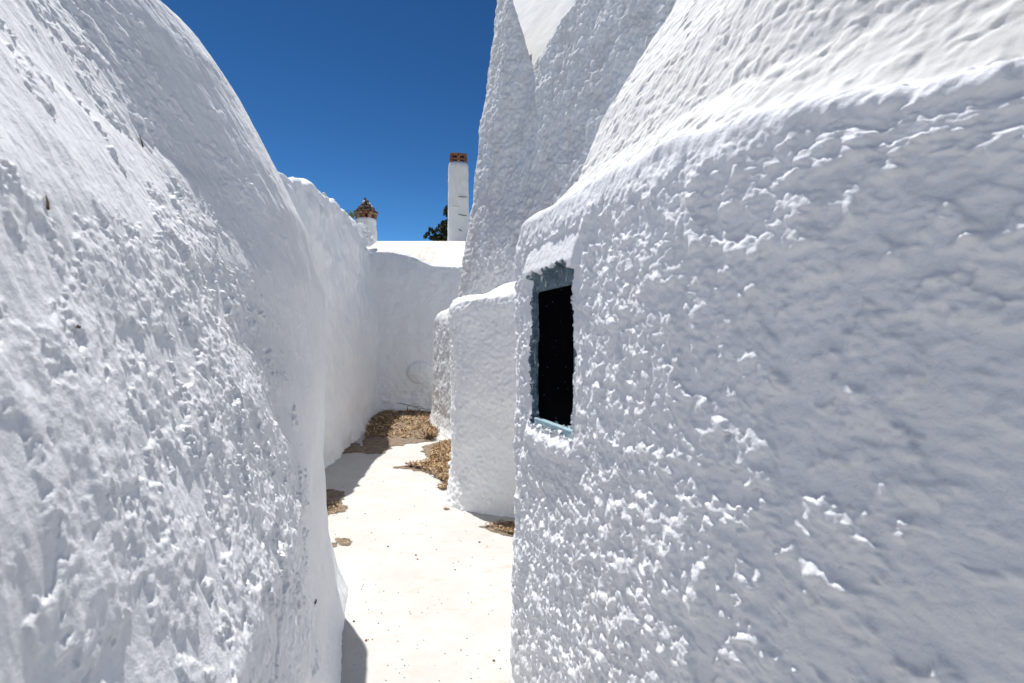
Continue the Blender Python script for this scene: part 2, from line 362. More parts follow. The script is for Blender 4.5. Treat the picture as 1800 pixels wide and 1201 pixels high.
# ------------------------------------------------------------------ near wall on the left
A2 = np.array([-.47, .35]); Q2 = np.array([-1.235, 3.30]); d2 = (A2-Q2)/np.linalg.norm(A2-Q2); A2 = tuple(Q2+d2*4.6); B2 = (-4.6, 4.6)
tt = spaced(0, 4.3, lambda t: .0060 if t < 1.0 else (.0038 if t < 3.0 else .06)); fr1l = 1-tt[::-1]/4.6; fr1l = fr1l/fr1l.max()
fr2l = spaced(0, 1, lambda f: .004 if f < .04 else .04)
zl = spaced(0, 4.5, lambda z: .009 if z < .4 else (.0037 if z < 2.4 else (.005 if z < 2.9 else .009)))
prof2 = smooth_prof([(-.17, 0), (-.11, .15), (-.06, .4), (-.035, .85), (-.045, 1.4), (-.03, 1.9), (.05, 2.25), (.225, 2.62), (.35, 2.85), (.47, 3.02), (.70, 3.18), (1.06, 3.34), (1.42, 3.47), (2.0, 3.72), (2.3, 4.1), (3.0, 4.3), (3.6, 4.5)], 900, 19)
P, U, V = loft(A2, tuple(Q2), B2, prof2, .26, fr1l, 40, fr2l, zl)
sc = U-U[0, len(fr1l)-1]; zz = P[..., 2]
P[..., 0] -= sst(-sc, .5, 1.5)*(.31*(np.clip(zz, .9, 2.3)-1.0)+.06*np.minimum(zz-.9, 0)+.10*np.clip(zz-2.3, 0, 9))
N = normals(P)
if N[len(zl)//3, len(fr1l)-30, 0] < 0: N = -N
bulk = .018*fbm(U*.9+4, V*.8, 3, 81)*np.clip((-sc+.2)/.5, 0, 1)+.007*fbm(U*3, V*2.4, 3, 82)
ridge = .010*np.exp(-((sc+2.15+.25*(zz-2.2))/.10)**2)*sst(zz, 1.7, 2.1)
crust = fbm(U*5.0, V*4.2, 6, 83, .68)
cov = .95*np.exp(-(np.clip(np.abs(sc+2.05)-.35, 0, 9)/.5)**2)*sst(2.05-zz, -.15, .35)+.55*np.exp(-((sc+1.3)/.4)**2)+.30*sst(zz, 2.0, 2.5)*sst(-sc, .3, 1.0)
cm = sst(crust+1.2*(cov-.84), -.08, .14)*sst(-sc+.30*fbm(U*2, V*1.5, 3, 199), .45, 1.6)
wx = U+.012*fbm(U*28, V*28, 2, 87); wy = V+.012*fbm(U*28+9, V*28, 2, 88)
edge_ = sst(-sc, .15, .9)
l1 = lumps(wx, wy, .036, 91, .25, .9, np.clip(.02+.75*cm, 0, 1), .9); l2 = lumps(wx, wy, .019, 92, .4, .95, np.clip(.10*edge_+.85*cm, 0, 1), 1.1); l3 = lumps(wx, wy, .0125, 93, .5, .95, .6*edge_+.4*cm, 1.2)
dl = bulk+ridge+.006*cm+.0048*l1*(.25+.75*cm)+.0042*l2*(.15+.85*cm)+.0034*l3*(.4+.6*cm)+.011*cm*np.clip(fbm(U*8, V*6, 3, 97, .55)+.25, 0, 1.2)+.0022*cm*fbm(U*40, V*34, 2, 94, .6)
near_k = .85*np.clip(P[..., 1]/1.7, .30, 1); dl = bulk+ridge+(dl-bulk-ridge)*near_k
dl += .0030*fbm(U*24, V*6, 3, 95)+.0016*lumps(U, V*.6, .022, 98, .3, .8, .6, 1)+.005*lumps(wx, wy, .14, 96, .08, .17, .30, .5, .6)*(1-cm)*edge_
P = P+N*dl[..., None]
wall_l = grid_mesh('wall', P, [M['left']])
tag(wall_l, 'tall leaning whitewashed wall on the left with rough crusted plaster and a rounded shoulder', 'wall')
# bits of straw and twig caught in the plaster
def tube(pts, rads, n=6):
    V_, F_ = [], []
    for i, (p, r) in enumerate(zip(pts, rads)):
        p = Vector(p); d = (Vector(pts[min(i+1, len(pts)-1)])-Vector(pts[max(i-1, 0)])).normalized()
        a = d.orthogonal().normalized(); b = d.cross(a)
        for k in range(n): t = 2*math.pi*k/n; V_.append(tuple(p+a*math.cos(t)*r+b*math.sin(t)*r))
    for i in range(len(pts)-1):
        for k in range(n): F_.append((i*n+k, i*n+(k+1) % n, (i+1)*n+(k+1) % n, (i+1)*n+k))
    return V_, F_
def poly_obj(name, VF, mat, parent=None, smooth=True):
    me = bpy.data.meshes.new(name); me.from_pydata([tuple(v) for v in VF[0]], [], VF[1])
    for m_ in (mat if isinstance(mat, (list, tuple)) else [mat]): me.materials.append(m_)
    me.polygons.foreach_set('use_smooth', [smooth]*len(me.polygons)); me.update()
    return link(name, me, parent)
def surf_at(P, px, py):
    """point of a surface grid seen in a given direction"""
    q = P.reshape(-1, 3); ok = q[:, 1] > .2; q = q[ok]
    e = (q[:, 0]/q[:, 1]-(px-900)/900)**2+((q[:, 2]-EYE)/q[:, 1]-(600-py)/900)**2
    return q[np.argsort(e)[:3]].mean(0)
for (x0, y0, x1, y1, r) in ((243, 236, 250, 258, .0022), (79, 343, 81, 368, .0022), (134, 570, 135, 576, .003), (555, 1052, 553, 1060, .003)):
    a = surf_at(P, x0, y0); b = surf_at(P, x1, y1); off = np.array([.004, -.002, 0])
    poly_obj('twig', tube([a+off, (a+b)/2+off*1.6, b+off], [r*.5, r, r*1.3]), M['twig'], wall_l)

# ------------------------------------------------------------------ tall house behind, with its buttresses
tall = empty('tall_house', (1.2, 6.5, 0))
tag(tall, 'tall rough grey white house with a notched top, rising behind the windowed house', 'house')
At = np.array([2.9, 2.45]); Qt = np.array([-.77, 6.05]); Bt = (1.6, 9.6)
s1 = spaced(0, 1, lambda f: .02 if f < .3 else .0020); s2 = spaced(0, 1, lambda f: .006 if f < .06 else .06)
zt = spaced(1.4, 7.4, lambda z: .0095 if z < 6 else .03)
proft = smooth_prof([(.02, 1.4), (.085, 2.53), (.165, 3.27), (.22, 4.07), (.31, 4.93), (.39, 5.6), (.47, 6.2), (.6, 7.4)], 400, 21)
P, U, V = loft(tuple(At), tuple(Qt), Bt, proft, .30, s1, 22, s2, zt)
sc = U-U[0, len(s1)-1]; N = normals(P)
if N[100, len(s1)//2, 1] > 0: N = -N
# notch in the top: outline height as a function of the direction along the wall
slope = P[..., 0]/P[..., 1]; pxl = 900+900*slope
topy = np.interp(pxl.mean(0)+17, [780, 862, 870, 885, 900, 915, 928, 936, 944, 960, 980, 1002, 1060, 1120, 1400], [-30, -22, -16, -12, 20, 60, 96, 112, 98, 78, 38, -4, -120, -200, -300])
topz = EYE+(600-topy)/900*P[len(zt)//2, :, 1]
topz = np.where(sc[0] > .55, np.maximum(topz, 5.8)*0+5.6, topz)
topz = np.clip(topz, 3, 7.4)+.03*perlin(U[0]*5, U[0]*0, 4)
Z0 = P[..., 2].copy(); over = np.clip(Z0-topz[None, :], 0, .05)
for j in range(P.shape[1]):
    zn = np.minimum(Z0[:, j], topz[j])
    P[:, j, 0] = np.interp(zn, zt, P[:, j, 0]); P[:, j, 1] = np.interp(zn, zt, P[:, j, 1]); P[:, j, 2] = zn
# round the rim over
rim = sst(P[..., 2], 0, 1)*0+np.clip((P[..., 2]-(topz[None, :]-.10))/.10, 0, 1)
wx = U; wy = P[..., 2]*.75
dt = .03*fbm(U*.9, wy*.9, 3, 101)+.012*fbm(U*4, wy*4, 3, 102)+.014*lumps(wx, wy, .055, 103, .35, .95, .6, .8)+.010*lumps(wx, wy, .030, 104, .4, .95, .75, .8)+.006*fbm(U*36, wy*26, 2, 105)-.02*rim**2-over*.5
uv = U[0, np.argmin(np.abs(pxl.mean(0)-919))]
dt -= .09*np.exp(-np.abs(U-uv-.02)/.16)*sst(P[..., 2], 2.9, 4.5); dt += .05*np.exp(-((U-uv-.38)/.2)**2)*sst(P[..., 2], 2.6, 4.4)
P = P+N*dt[..., None]
grid_mesh('wall', P, [M['tall']], tall)
# rounded plastered vault behind the notch
vx = np.linspace(0, 1, 90); vy = np.linspace(0, 1.8, 160); a, b = np.meshgrid(vx, vy, indexing='ij')
VX = -.20+3.0*a; base_y = 6.05-.98*(VX+.77)+.45; VY = base_y+2.2*b
VZ = 4.25+2.9*b+.02*fbm(VX*3, VY*3, 3, 110)+.008*fbm(VX*14, VY*14, 3, 111)
VX2 = VX
tag(grid_mesh('roof', np.stack([VX2, VY, VZ], -1), [M['dome']], tall))
def block(name, A, Q, B, prof, r, n1, n2, h, mat, parent, seed, amps, k2=1.0, zt=None):
    zs = spaced(0, prof[-1][1], h)
    P, U, V = loft(A, Q, B, smooth_prof(prof, 500, 15), r, np.linspace(0, 1, n1), 40, np.linspace(0, 1, n2)[1:], zs, k2)
    N = normals(P)
    if N[len(zs)//3, n1-3, 1] > 0: N = -N
    d = amps[0]*fbm(U*1.2, V*1.2, 3, seed)+amps[1]*fbm(U*4, V*4, 3, seed+1)+amps[2]*lumps(U, V, .042, seed+2, .4, .95, .6, .9)+amps[3]*lumps(U, V, .024, seed+3, .4, .95, .7, .9)+amps[4]*fbm(U*30, V*30, 3, seed+4)
    P = P+N*d[..., None]
    if zt is not None: P[..., 2] += zt(P)*sst(zs, 1.2, 2.0)[:, None]
    return grid_mesh(name, P, [mat], parent), P
block('buttress', (1.6, 4.05), (-.60, 4.95), (-.86, 8.2), [(-.06, 0), (-.03, .10), (-.01, .28), (0, .6), (0, 1.2), (.0, 1.93), (.02, 2.01), (.06, 2.055), (.16, 2.085), (.34, 2.12), (.55, 2.20), (.8, 2.38)], .38, 240, 120, .0105, M['far'], tall, 120, (.03, .008, .010, .008, .004),
      zt=lambda P: .02*np.sin((P[..., 0]+.1)*5.0))
block('buttress', (.2, 5.6), (-1.62, 10.1), (1.5, 10.9), [(-.08, 0), (-.04, .08), (-.01, .3), (0, 1.0), (.02, 2.0), (.06, 2.12), (.14, 2.19), (.28, 2.24), (.7, 2.36)], .22, 260, 60, .018, M['far'], tall, 130, (.02, .01, .010, .008, .004))

# ------------------------------------------------------------------ far left wall
fl = empty('garden_wall', (-2.9, 8, 0))
tag(fl, 'long smooth whitewashed wall on the left beyond the near one, top broken into rubble at its far end', 'wall')
ys = spaced(2.6, 12.6, lambda y: .035 if y < 4 else .02); zs = spaced(0, 1, lambda f: .008)
Yg, Fg = np.meshgrid(ys, zs, indexing='ij')
bx = np.interp(Yg, [2.6, 5, 6.9, 7.8, 8.8, 9.6, 10.6, 12.6], [-2.32, -2.38, -2.46, -2.54, -2.62, -2.78, -3.0, -3.12])
tz = np.interp(Yg, [2.6, 4.6, 5.2, 5.6, 6.4, 7.0, 7.8, 8.8, 9.6, 10.4, 11.0, 11.5, 12.6], [3.2, 3.28, 3.43, 3.47, 3.60, 3.66, 3.74, 3.72, 3.70, 3.72, 3.66, 3.6, 3.5])
tz = tz+.035*fbm(Yg*2.5, Yg*0, 4, 140)
# profile: (inward offset, height fraction)
fo = np.interp(Fg, [0, .03, .08, .2, .5, .80, .86, .90, 1], [-.07, -.04, -.01, 0, .03, .08, .11, .18, .75])
fh = np.interp(Fg, [0, .80, .86, .90, 1], [0, .93, .985, 1.0, .985])
P = np.stack([bx-fo, Yg, tz*fh], -1)
N = normals(P)
if N[50, 40, 0] < 0: N = -N
arc = Fg*3.7
d = .07*fbm(Yg*.8, arc*.9, 4, 141)+.02*fbm(Yg*3, arc*3, 4, 142)+.05*fbm(Yg*3.3, arc*3, 3, 144)*sst(.22-Fg, -.05, .2)+.008*fbm(Yg*12, arc*12, 3, 143)+.05*np.abs(fbm(Yg*5, arc*5, 3, 145))*sst(Fg, .8, .86)*sst(Yg, 8, 10)
P = P+N*d[..., None]
FLP = P
fw = grid_mesh('plaster_face', P, [M['far']], fl)
def rock(name, c, r, mat, parent, seed, sq=(1, 1, 1), n=10, m=7, rough=.35, rot=0):
    rs = np.random.RandomState(seed); th = np.linspace(0, 2*math.pi, n, endpoint=False); V_ = [(0, 0, 1)]; F_ = []
    pts = [np.array([0, 0, 1.])]
    for j in range(1, m):
        ph = math.pi*j/m
        for t in th: pts.append(np.array([math.sin(ph)*math.cos(t), math.sin(ph)*math.sin(t), math.cos(ph)]))
    pts.append(np.array([0, 0, -1.])); pts = np.array(pts)
    for k in range(7):                                  # a few random cutting planes give faces
        nrm = rs.randn(3); nrm /= np.linalg.norm(nrm); dd_ = .62+.3*rs.rand(); q = pts@nrm; pts = np.where((q > dd_)[:, None], pts-nrm*(q-dd_)[:, None], pts)
    pts = pts*(1+rough*.2*rs.randn(len(pts), 1)); pts = pts*np.array(sq)*r
    ca, sa = math.cos(rot), math.sin(rot); pts = pts@np.array([[ca, sa, 0], [-sa, ca, 0], [0, 0, 1]])
    pts = pts+np.array(c)
    for k in range(n): F_.append((0, 1+k, 1+(k+1) % n))
    for j in range(m-2):
        for k in range(n): a_ = 1+j*n+k; b_ = 1+j*n+(k+1) % n; F_.append((a_, a_+n, b_+n, b_))
    e = len(pts)-1; o_ = 1+(m-2)*n
    for k in range(n): F_.append((e, o_+(k+1) % n, o_+k))
    return poly_obj(name, (pts, F_), mat, parent, smooth=False)
k = 0
for (px, py, Y, r) in ((618, 392, 10.2, .10), (622, 400, 10.4, .14), (628, 402, 10.8, .13), (634, 398, 11.3, .10), (640, 404, 11.5, .12), (632, 412, 11.0, .17), (641, 415, 11.5, .14), (648, 412, 11.8, .10), (652, 419, 12.0, .11), (636, 426, 11.2, .15), (645, 425, 11.7, .14), (611, 386, 9.8, .09), (656, 424, 12.1, .09), (626, 420, 10.9, .13), (606, 378, 9.5, .08), (634, 437, 11.3, .10)):
    k += 1; c = at(px, py, Y); rock('stone', c, r, M['far'], fl, 200+k, (1, 1.1, .8), 12, 8, .25, k)
for (px, py, Y, r) in ((564, 371, 7.15, .07), (569, 346, 7.1, .05), (560, 360, 7.0, .05)):
    c = np.array(surf_at(FLP, px, py)); k += 1; rock('stone', c, r, M['far'], fl, 230+k, (.6, 1, 1.2), 10, 7, .2, k)

# ------------------------------------------------------------------ house closing the lane
bk = empty('back_house', (-1.5, 14, 0))
tag(bk, 'low white house closing the end of the lane under a sunlit sloping roof', 'house')
xs = np.arange(-4.2, 1.6, .02); fs = np.linspace(0, 1, 200)
Xg, Fg = np.meshgrid(xs, fs, indexing='ij')
yb = 11.75+.0*Xg
tz = np.interp(Xg, [-4.2, -3.40, -2.9, -2.5, -2.25, -2.05, -1.8, -1.2, 1.6], [3.74, 3.73, 3.70, 3.65, 3.57, 3.46, 3.38, 3.36, 3.36])+.012*fbm(Xg*3, Xg*0, 3, 150)
fo = np.interp(Fg, [0, .04, .1, .25, .6, .9, .97, 1], [-.25, -.15, -.07, -.02, .02, .05, .08, .18])
fh = np.interp(Fg, [0, .95, .99, 1], [0, .975, 1, 1.004])
P = np.stack([Xg, yb+fo, tz*fh], -1); N = normals(P)
if N[50, 50, 1] > 0: N = -N
arc = Fg*3.6
d = .03*fbm(Xg*.9, arc*.9, 3, 151)+.012*fbm(Xg*4, arc*4, 4, 152)+.05*fbm(Xg*3, arc*3.5, 3, 153)*sst(.3-Fg, -.05, .25)+.006*fbm(Xg*14, arc*14, 3, 154)
bl = np.array(at(737, 655, 11.6)); q = ((Xg-bl[0])/.30)**2+((P[..., 2]-bl[2])/.26)**2; d += .12*np.clip(1-q, 0, 1)**.5
P = P+N*d[..., None]
grid_mesh('wall', P, [M['far']], bk)
edge = P[:, -1]
bs = np.r_[np.linspace(0, 1, 90), np.array([1.02, 1.3, 1.6])]
R = []
for t in bs:
    Y = edge[:, 1]+(16.2-edge[:, 1])*min(t, 1)+max(0, t-1)*7
    zt_ = 3.15+EYE+.0*edge[:, 0] if t >= 1 else None
    zedge = EYE+(600-423.5)/900*16.2
    zc = edge[:, 2]+(zedge-edge[:, 2])*min(t, 1)**.92-max(0, t-1)*1.2
    xx = edge[:, 0]*(1+.22*min(t, 1))
    R.append(np.c_[xx, Y, zc+.02*fbm(xx*1.4, Y*1.4, 3, 160)*math.sin(math.pi*min(t, 1))+.004*fbm(xx*12, Y*12, 2, 161)*min(1, 5*max(0,1-t))])
R = np.array(R)
grid_mesh('roof', R, [M['roof']], bk)
zb = np.array(at(0, 458, 13))[2]
# ------------------------------------------------------------------ chimneys
def brick_box(c, sx, sy, sz, rot=0, jit=.004):
    v = []
    for dx in (-1, 1):
        for dy in (-1, 1):
            for dz in (-1, 1):
                x, y = dx*sx/2+random.uniform(-jit, jit), dy*sy/2+random.uniform(-jit, jit)
                v.append((c[0]+x*math.cos(rot)-y*math.sin(rot), c[1]+x*math.sin(rot)+y*math.cos(rot), c[2]+dz*sz/2+random.uniform(-jit, jit)))
    return v, [(0, 1, 3, 2), (4, 6, 7, 5), (0, 4, 5, 1), (2, 3, 7, 6), (0, 2, 6, 4), (1, 5, 7, 3)]
def ring_loft(name, c, levels, mat, parent, square=.0, n=48, seed=0, amp=.008, rot=0):
    th = np.linspace(0, 2*math.pi, n, endpoint=False); rows = []
    for z, r in levels:
        if square: rr = r/np.maximum(np.abs(np.cos(th))**square+np.abs(np.sin(th))**square, 1e-6)**(1/square)
        else: rr = np.full(n, r)
        rr = rr+amp*fbm(th*3+z*2, th*0+z*4, 3, seed)*(1 if r > .01 else 0)
        rows.append(np.stack([c[0]+rr*np.cos(th+rot), c[1]+rr*np.sin(th+rot), np.full(n, z)], -1))
    V_ = np.array(rows).reshape(-1, 3); F_ = []
    for i in range(len(levels)-1):
        for k in range(n): F_.append((i*n+k, i*n+(k+1) % n, (i+1)*n+(k+1) % n, (i+1)*n+k))
    F_.append(tuple(range((len(levels)-1)*n, len(levels)*n)))
    return poly_obj(name, (V_, F_), mat, parent)
# square one on the right
Yc = 17.4; cx = at(805.5, 400, Yc)[0]; half = 17.2/900*Yc; ztop = at(0, 289, Yc)[2]; zbot = 4.0
ch = empty('chimney', (cx, Yc, zbot)); tag(ch, 'tall slim square white chimney with an open red brick cap, beside the dark tree', 'chimney')
lv = [(zbot, half*1.08)]+[(zbot+(ztop-.10-zbot)*f, half*(1.08-.10*f)) for f in np.linspace(.03, 1, 40)]+[(ztop-.03, half*.88), (ztop, half*.82), (ztop+.002, half*.4)]
ring_loft('shaft', (cx, Yc), lv, M['far'], ch, square=9, seed=5, amp=.015, rot=math.radians(8), n=72)
rot = math.radians(8); hb = half*.84; bh = .068; z0 = ztop
def brick(parent, lx, ly, z, sx, sy, sz, pale=False, r0=0):
    x = cx+lx*math.cos(rot)-ly*math.sin(rot); y = Yc+lx*math.sin(rot)+ly*math.cos(rot)
    return box_obj('brick', brick_box((x, y, z), sx, sy, sz, rot+r0), M['brick_pale'] if pale else M['brick'], parent, .006)
z = z0+bh/2
for layer in range(4):
    if layer in (0, 2):                     # spacer bricks with openings between
        for (lx, ly) in ((-hb+.05, -hb+.07), (0, -hb+.07), (hb-.05, -hb+.07), (-hb+.05, hb-.07), (0, hb-.07), (hb-.05, hb-.07)):
            brick(ch, lx, ly, z, .09, .14, bh-.006, pale=(lx == 0))
    else:
        g = .004; e = hb*(1.07 if layer == 1 else 1.03)
        for sy in (-1, 1):
            brick(ch, -e/2-g/2, sy*(e-.07), z, e-g, .14, bh-.012); brick(ch, e/2+g/2, sy*(e-.07), z, e-g, .14, bh-.012)
        for sx in (-1, 1): brick(ch, sx*(e-.07), 0, z, .14, 2*e-.29, bh-.012)
    z += bh
brick(ch, -hb*.46, 0, z-.008, hb*.84, hb*1.6, .05, pale=True); brick(ch, hb*.46, 0, z-.008, hb*.84, hb*1.6, .05, pale=True); brick(ch, 0, 0, z-.006, hb*.10, hb*1.7, .055)
for (x0, y0, x1, y1) in ((806, 345, 822, 346), (806, 376.5, 821, 379), (806, 402, 812, 406), (794, 362, 806, 363)):
    a = Vector(at(x0, y0, Yc-half*1.10)); b = Vector(at(x1, y1, Yc-half*1.10)); m_ = (a+b)/2+Vector((0, -.01, -.01))
    poly_obj('iron_cramp', tube([a, m_, b], [.010, .013, .009]), M['iron'] if x0 > 800 else M['tall'], ch)
# round one on the left
Yc2 = 16.9; cx2 = at(643.5, 400, Yc2)[0]; u = Yc2/900; ztop2 = at(0, 385, Yc2)[2]
c2 = empty('chimney', (cx2, Yc2, 4.0)); tag(c2, 'squat round white chimney with a pointed cap of dark stones above a brick ring', 'chimney')
ring_loft('shaft', (cx2, Yc2), [(3.9, 22*u)]+[(4.1+(ztop2-.03-4.1)*f, (21.5-4.3*f)*u) for f in np.linspace(0, 1, 24)]+[(ztop2, 16*u), (ztop2+.002, 8*u)], M['far'], c2, seed=9, amp=.02)
for i in range(10):
    t = 2*math.pi*i/10-.3+math.pi/2*0; r = 14.5*u
    box_obj('brick', brick_box((cx2+r*math.cos(t), Yc2+r*math.sin(t), ztop2+.06), .14, .10, .12, t), M['brick_pale'] if i % 2 else M['brick'], c2, .006)
for i in range(12):
    t = 2*math.pi*(i+.5)/12; r = 15.3*u
    box_obj('brick', brick_box((cx2+r*math.cos(t), Yc2+r*math.sin(t), ztop2+.155), .16, 2*math.pi*r/12-.015, .06, t), M['brick_pale'] if i % 3 else M['brick'], c2, .006)
k = 0
for lev in range(6):
    z = ztop2+.215+lev*.072; R_ = (17.5-3.0*lev)*u; n_ = max(3, int(2*math.pi*R_/.17))
    for i in range(n_):
        t = 2*math.pi*(i+.5*(lev % 2))/n_+random.uniform(-.1, .1); k += 1
        mt = M['slate']
        if random.random() < .10: mt = M['far']
        if lev == 0 and abs(t-5.9) < .25: mt = M['tile']
        rr = max(.02, R_-.05)
        rock('stone', (cx2+rr*math.cos(t), Yc2+rr*math.sin(t), z), .095+random.uniform(-.02, .02), mt, c2, 300+k, (1.15, .9, .55), 8, 5, .3, t)
ring_loft('cap_core', (cx2, Yc2), [(ztop2+.18, 14*u), (ztop2+.30, 12.5*u), (ztop2+.58, 2*u)], M['slate'], c2, seed=3, amp=.01, n=20)
rock('stone', (cx2-.03, Yc2, ztop2+.64), .065, M['slate'], c2, 390, (.8, .8, 1.3), 8, 5, .3)

# ------------------------------------------------------------------ tree behind
tx, ty = at(797, 423, 26)[0], 26.0
tree = empty('evergreen_tree', (tx, ty, 0)); tag(tree, 'dark evergreen tree half hidden behind the square chimney', 'tree')
poly_obj('trunk', tube([(tx, ty, 0), (tx+.08, ty, 2.5), (tx-.05, ty, 5.0), (tx+.03, ty, 7.6)], [.22, .17, .12, .03], 10), M['bark'], tree)
rs = random.Random(5); CV, CF, CM = [], [], []
def leaf_clump(c, r, n):
    for _ in range(n):
        d = Vector((rs.gauss(0, 1), rs.gauss(0, 1), rs.gauss(0, .8))).normalized()*r*(rs.random()**.45)
        p = Vector(c)+d; a = Vector((rs.gauss(0, 1), rs.gauss(0, 1), rs.gauss(0, 1))).normalized(); b = a.orthogonal().normalized()
        s_ = rs.uniform(.03, .065); i = len(CV)
        CV.extend([tuple(p-a*s_*1.6), tuple(p+b*s_*.6), tuple(p+a*s_*1.6), tuple(p-b*s_*.6)]); CF.append((i, i+1, i+2, i+3)); CM.append(1 if rs.random() < .3 else 0)
limbs = []
def limb(p0, d, L, r):
    pts = [Vector(p0)]; v = Vector(d).normalized()
    for s_ in range(6):
        v = (v+Vector((rs.gauss(0, .12), rs.gauss(0, .12), rs.gauss(.06, .1)))).normalized(); pts.append(pts[-1]+v*L/6)
    poly_obj('limb', tube(pts, [r*(1-.8*i/6) for i in range(7)], 6), M['bark'], tree)
    for i, q in enumerate(pts[1:], 1):
        leaf_clump(q, .10+.13*(1-i/8), 42)
        for _ in range(2): leaf_clump(q+Vector((rs.gauss(0, .16), rs.gauss(0, .16), rs.gauss(.04, .12))), .10, 26)
for i in range(44):
    h = 4.7+2.9*(i/44); L = max(.3, 1.75*(1-(h-4.7)/3.2)**.8)*rs.uniform(.65, 1.05); t = i*2.4+rs.uniform(-.3, .3)
    limb((tx, ty, h), (math.cos(t), math.sin(t), .25), L, .03)
for (px, py) in ((748, 416), (752, 410), (757, 403), (762, 408), (768, 404), (766, 414), (774, 398), (779, 393), (776, 406), (782, 401), (758, 418), (770, 418), (784, 412), (784, 370), (783, 374), (786, 365), (787, 378)):
    leaf_clump(Vector(at(px, py, 26.0)), .13, 60)
for (px, py) in ((750, 413), (777, 396), (762, 405), (783, 371)):
    e_ = Vector(at(px, py, 26)); poly_obj('limb', tube([(tx, ty, e_.z-.5), tuple((e_+Vector((tx, ty, e_.z-.5)))/2), tuple(e_)], [.04, .025, .01], 6), M['bark'], tree)
crown = poly_obj('crown', (CV, CF), [M['needle'], M['needle2']], tree, smooth=False)
crown.data.polygons.foreach_set('material_index', CM); tag(crown, kind='stuff')
# little weed on the wall top
wd = empty('weed', at(613, 382, 9.9)); tag(wd, 'tiny green weed growing on top of the long left wall', 'plant')
WV, WF = [], []
for i in range(46):
    b = Vector(at(613, 388, 9.9))+Vector((rs.gauss(0, .03), rs.gauss(0, .03), 0)); t = b+Vector((rs.gauss(0, .08)-.02, rs.gauss(0, .06), rs.uniform(.08, .24))); s_ = Vector((.012, .004, 0)); i0 = len(WV)
    WV.extend([tuple(b-s_*.5), tuple(b+s_*.5), tuple((b+t)/2+s_+Vector((0, 0, .03))), tuple(t), tuple((b+t)/2-s_+Vector((0, 0, .03)))]); WF.append((i0, i0+1, i0+2, i0+3, i0+4))
poly_obj('foliage', (WV, WF), M['weed'], wd)

# ------------------------------------------------------------------ soil patches and dry leaves on the path
def inside(poly, X, Y):
    ins = np.zeros(X.shape, bool); n = len(poly)
    for i in range(n):
        x0, y0 = poly[i]; x1, y1 = poly[(i+1) % n]
        c = ((y0 > Y) != (y1 > Y)) & (X < (x1-x0)*(Y-y0)/((y1-y0) if y1 != y0 else 1e-9)+x0); ins ^= c
    return ins
def dist_poly(poly, X, Y):
    d = np.full(X.shape, 1e9); n = len(poly)
    for i in range(n):
        x0, y0 = poly[i]; x1, y1 = poly[(i+1) % n]; L = (x1-x0)**2+(y1-y0)**2+1e-12
        t = np.clip(((X-x0)*(x1-x0)+(Y-y0)*(y1-y0))/L, 0, 1); d = np.minimum(d, np.hypot(X-x0-t*(x1-x0), Y-y0-t*(y1-y0)))
    return d
def patch(pix, hmax, nleaf, label, h=.014, leaf_poly=None, seed=0, wob=.05, llen=(.03, .065)):
    poly = [gnd(*p) for p in pix]; xs_ = [p[0] for p in poly]; ys_ = [p[1] for p in poly]
    X, Y = np.meshgrid(np.arange(min(xs_)-.1, max(xs_)+.1, h), np.arange(min(ys_)-.1, max(ys_)+.1, h), indexing='ij')
    ins = inside(poly, X, Y); d = dist_poly(poly, X, Y)*np.where(ins, 1, -1)+wob*fbm(X*7, Y*5, 5, 170+seed, .65)
    Z = gz(X, Y)+.003+np.clip(d, 0, .5)**.5*hmax+.004*fbm(X*25, Y*25, 3, 171+seed)*np.clip(d*20, 0, 1)
    keep = fc(d) > 0
    o = grid_mesh('dirt_patch', np.stack([X, Y, Z], -1), [M['dirt']], None, keep=keep); tag(o, kind='structure')
    lp = [gnd(*p) for p in (leaf_poly or pix)]; rs = np.random.RandomState(seed+50)
    lx = [p[0] for p in lp]; ly = [p[1] for p in lp]; V_, F_, MI = [], [], []; c = 0
    while c < nleaf:
        x = rs.uniform(min(lx), max(lx), 4000); y = rs.uniform(min(ly), max(ly), 4000)
        ok = inside(lp, x, y) & (rs.rand(4000) < .25+.75*sst(fbm(x*4, y*3, 3, 180+seed), -.3, .3))
        for a, b in zip(x[ok], y[ok]):
            if c >= nleaf: break
            c += 1; L = rs.uniform(*llen); W = L*rs.uniform(.16, .34); t = rs.rand()*6.283; tilt = rs.normal(0, .35); cur = rs.uniform(-.3, .6)*L
            zb_ = float(gz(np.array([a]), np.array([b]))[0])+hmax*.45+abs(rs.normal(0, .008))+.006
            u_ = np.array([math.cos(t)*math.cos(tilt), math.sin(t)*math.cos(tilt), math.sin(tilt)]); v_ = np.array([-math.sin(t), math.cos(t), rs.normal(0, .4)]); i = len(V_)
            zb_ += abs(math.sin(tilt))*L*.5
            c0 = np.array([a, b, zb_])
            V_ += [c0-u_*L/2, c0-v_*W/2+[0, 0, cur*.25], c0+[0, 0, cur*.18], c0+v_*W/2+[0, 0, cur*.25], c0+u_*L/2]
            F_ += [(i, i+1, i+2), (i, i+2, i+3), (i+1, i+4, i+2), (i+2, i+4, i+3)]; m_ = rs.choice([0, 1, 2, 3], p=[.42, .25, .22, .11]); MI += [m_]*4
    o = mesh_np('leaf_litter', np.array(V_), np.array(F_), [M['leaf1'], M['leaf2'], M['leaf3'], M['leaf4']], None, False, MI)
    tag(o, label, 'dry leaves', kind='stuff')
